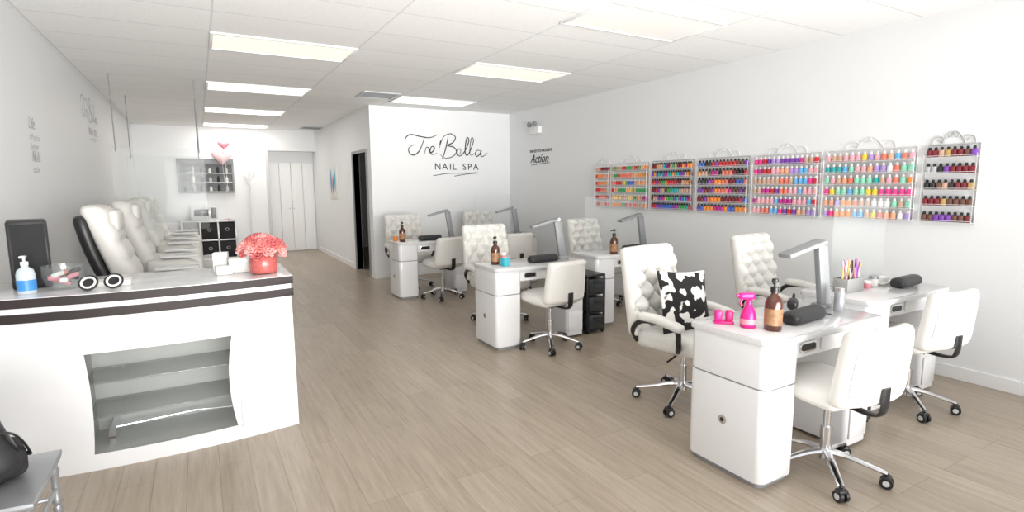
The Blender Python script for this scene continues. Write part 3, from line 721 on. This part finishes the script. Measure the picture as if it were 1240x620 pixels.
# ------------------------------------------------------------------ pedicure chairs
def pedi(label, loc):
    t = thing('pedicure_chair', label, 'pedicure chair', loc, 0, 'white leather pedicure chairs')
    bx = .36
    def f(v):
        q = v.x
        if q > 0: q += .022*abs(math.sin(math.pi*(v.z-.5)/.15))**.5
        return (q+bx-.32*(v.z-.55), v.y*(1-.12*max(0, v.z-1.0)/.4), v.z)
    MB().rbox((0, 0, .96), (.074, .28, .415), .066, (6, 12, 48), f).build('backrest', LEATHER, t, ang=60)
    MB().rbox((-.085, 0, .93), (.05, .262, .37), .045, (5, 10, 14), lambda v: (v.x+bx-.32*(v.z-.55)-.035*math.sin(math.pi*(v.z-.56)/.74), v.y, v.z)).build('back_shell', BLACK, t)
    MB().rbox((bx-.13, 0, 1.25), (.04, .18, .085), .038, 8).build('head_pillow', LEATHER, t)
    MB().rbox((.56, 0, .55), (.25, .27, .07), .06, (12, 10, 5)).build('seat', LEATHER, t)
    for sg in (-1, 1):
        ar = MB().rbox((.55, sg*.34, .69), (.25, .055, .09), .05, (14, 6, 6), lambda v: (v.x, v.y, v.z-2*max(0, v.x-.6)**2)).build('armrest', LEATHER, t)
        MB().rbox((.60, sg*.345, .80), (.17, .07, .014), .012, (8, 5, 3)).build('arm_tray', WHITE, ar)
    MB().rbox((.42, 0, .235), (.36, .34, .235), .06, (8, 8, 6)).build('base', WHITE, t)
    fb = MB().prism(rrect(.75, -.31, 1.12, .31, .1), 'z', 0, .38, .02).build('foot_bath', WHITE, t)
    MB().prism(rrect(.81, -.25, 1.06, .25, .09), 'z', .375, .383).build('basin', SILVER, fb)
    return t
q0 = pedi('nearest white pedicure chair, black back shell showing, behind the desk', (-.80, 5.25, 0))
dup(q0, 'second white pedicure chair from the camera', (-.80, 6.88, 0))
dup(q0, 'third white pedicure chair from the camera', (-.80, 8.48, 0))
dup(q0, 'farthest white pedicure chair in the row', (-.80, 10.1, 0))

# ------------------------------------------------------------------ far left corner
sx, sy = -.35, YR-.40
t = thing('cube_shelf', 'white cube shelf against the rear wall', 'shelf unit', (sx, sy, 0))
mb = MB()
for z in (0, .39, .78): mb.box((0, 0, z), (1.02, .39, z+.03), .002)
for x in (0, .33, .66, .99): mb.box((x, 0, .03), (x+.03, .39, .78), .002)
mb.box((0, .38, .02), (1.02, .39, .8)); mb.build('shelf_frame', WHITE, t)
for i in range(3):
    for j in range(2):
        if i == 0: continue
        b_ = thing('storage_bin', '%s %s storage bin in the cube shelf' % (('lower', 'upper')[j], ('left black', 'middle black', 'right black')[i]), 'storage bin', (sx+.035+i*.33, sy+.01, .031+j*.39), 0, 'black storage bins')
        MB().box((0, 0, 0), (.29, .35, .34), .01).build('bin_body', DARKBIN, b_)
        mb = MB(); mb.M = Matrix.Translation((.145, -.002, .2)) @ Matrix.Rotation(R(90), 4, 'X'); mb.tube([(.03*math.cos(a*.4488), .03*math.sin(a*.4488), 0) for a in range(14)], .006, 6, True); mb.build('ring_handle', CHROME, b_)
t = thing('printer', 'white boxy appliance with dark front on the cube shelf', 'appliance', (sx+.20, sy+.05, .81))
MB().box((0, 0, 0), (.48, .3, .3), .02).build('housing', WHITE, t); MB().box((.06, -.006, .10), (.32, .004, .24), .004).build('dark_window', DGLASS, t); MB().box((.365, -.006, .05), (.46, .004, .27), .004).build('control_panel', GREY, t)
t = thing('wall_display', 'dark framed wall display with pale product rows above the cube shelf', 'display case', (-.34, YR-.001, 1.38))
mb = MB()
for a, c in (((0, 0), (1.05, .04)), ((0, .60), (1.05, .72)), ((0, .04), (.04, .60)), ((1.01, .04), (1.05, .60))): mb.box((a[0], -.07, a[1]), (c[0], 0, c[1]), .003)
mb.build('frame', GREY, t); MB().box((.04, -.012, .04), (1.01, -.002, .66)).build('back_panel', mat('dim_panel', (.16, .17, .18), .5, 0), t)
for z in (.22, .41): MB().box((.04, -.065, z), (1.01, -.012, z+.01)).build('shelf', TRIM, t)
for k in range(18):
    z = (.04, .23, .42)[k // 6]; x = -.34+.13+(k % 6)*.155; h = (.10, .14, .12)[k % 3]
    o = MB().lathe([(.026, 0), (.028, .01), (.028, h*.7), (.012, h*.8), (.012, h), (.002, h)], n=10).build('product_bottle', [BLACK, PAPER, DARKWOOD, LGREY][(k*7) % 4]); o.location = (x, YR-.04, 1.38+z+.0005)
    tag(o, 'small product bottle standing in the far wall display', 'bottle', 'bottles in the far wall display')
def heart(label, x, y, z, sc, m):
    t = thing('heart_balloon', label, 'balloon', (x, y, .811))
    b = bmesh.new(); NA, NR = 40, 8
    for side in (1, -1):
        L = []
        for j in range(NR+1):
            s = math.sin(math.pi/2*j/NR); row = []
            for i in range(NA):
                a = 2*math.pi*i/NA
                hx = 16*math.sin(a)**3/17; hz = (13*math.cos(a)-5*math.cos(2*a)-2*math.cos(3*a)-math.cos(4*a))/17
                row.append(b.verts.new((sc*hx*s, side*.45*sc*math.cos(math.pi/2*j/NR), z-.811+sc*hz*s)))
            L.append(row)
        for j in range(NR):
            for i in range(NA): b.faces.new((L[j][i], L[j][(i+1) % NA], L[j+1][(i+1) % NA], L[j+1][i]))
    bmesh.ops.remove_doubles(b, verts=b.verts, dist=1e-4)
    mb = MB(); mb._m(b); mb.build('foil', m, t)
    h = z-.811-sc
    MB().tube(cr_([(0, 0, h+.02), (.02, 0, h*.6), (-.01, 0, h*.3), (0, 0, .02)], 6), .003, 5).build('ribbon', PAPER, t)
    MB().lathe([(.03, 0), (.03, .02), (.01, .03)], n=12).build('weight', m, t)
heart('pale pink heart shaped foil balloon near the rear wall', .50, YR-.16, 2.15, .21, PINKB)
heart('smaller red heart shaped foil balloon above the pale pink one', .54, YR-.34, 2.38, .12, REDB)
t = thing('coat_stand', 'white coat stand with curved hooks near the rear wall', 'coat stand', (.98, YR-.35, 0))
MB().lathe([(.16, 0), (.16, .02), (.03, .04), (.018, .08), (.018, 1.85), (.024, 1.88), (.004, 1.92)], n=16).build('pole', TRIM, t)
for k in range(6):
    a = k*math.pi/3; z = 1.55+.12*(k % 2); c, s = math.cos(a), math.sin(a)
    MB().tube(cr_([(c*.015, s*.015, z), (c*.1, s*.1, z+.03), (c*.15, s*.15, z+.14), (c*.13, s*.13, z+.19)], 5), .01, 6).build('hook', TRIM, t)
t = thing('wall_poster', 'white poster with red and blue feather shapes on hallway wall', 'poster', (XH-.001, 11.85, 1.25), -90)
MB().box((0, -.02, 0), (.75, 0, .68), .003).build('board', PAPER, t)
for x, z, h, m in ((.2, .1, .5, BLUE), (.38, .06, .42, mat('red_ink', (.6, .05, .05), .5)), (.55, .14, .48, TEAL)):
    mb = MB(); mb.prism([(x+.07*math.sin(math.pi*i/12), z+h*i/12) for i in range(13)]+[(x-.07*math.sin(math.pi*i/12), z+h*i/12) for i in range(11, 0, -1)], 'y', -.024, -.02); mb.build('feather_print', m, t, False)

# ------------------------------------------------------------------ light
w = bpy.data.worlds.new('daylight'); SC.world = w; w.use_nodes = True
w.node_tree.nodes['Background'].inputs[0].default_value = (.96, .98, 1, 1); w.node_tree.nodes['Background'].inputs[1].default_value = 1.2
def area(name, loc, rot, sx, sy, p, col=(1, 1, 1), spread=180):
    L = bpy.data.lights.new(name, 'AREA'); L.shape = 'RECTANGLE'; L.size = sx; L.size_y = sy; L.energy = p; L.color = col; L.spread = R(spread)
    o = bpy.data.objects.new(name, L); C.objects.link(o); o.location = loc; o.rotation_euler = [R(a) for a in rot]
area('shopfront_daylight', (1.9, -1.3, 1.35), (102, 0, 0), 5.2, 1.7, 122, (1, .99, .97), 75)
area('ceiling_fill', (1.5, -1.3, .3), (118, 0, 0), 5.0, 1.0, 72, (1, .98, .95), 100)  # added fill lamp, tilted upward to brighten the ceiling

# ------------------------------------------------------------------ camera
f, ps, p, ro = 660.5, R(29.748), R(7.401), R(-.418)
d = Vector((math.sin(ps)*math.cos(p), math.cos(ps)*math.cos(p), -math.sin(p)))
r = Vector((math.cos(ps), -math.sin(ps), 0)); u = r.cross(d)
r2 = r*math.cos(ro)+u*math.sin(ro); u2 = -r*math.sin(ro)+u*math.cos(ro)
cam = bpy.data.cameras.new('camera'); co = bpy.data.objects.new('camera', cam); C.objects.link(co)
co.matrix_world = Matrix(((r2.x, u2.x, -d.x, 0), (r2.y, u2.y, -d.y, 0), (r2.z, u2.z, -d.z, 1.5), (0, 0, 0, 1)))
cam.sensor_width = 36; cam.lens = f/1240*36; cam.clip_start = .05
SC.camera = co
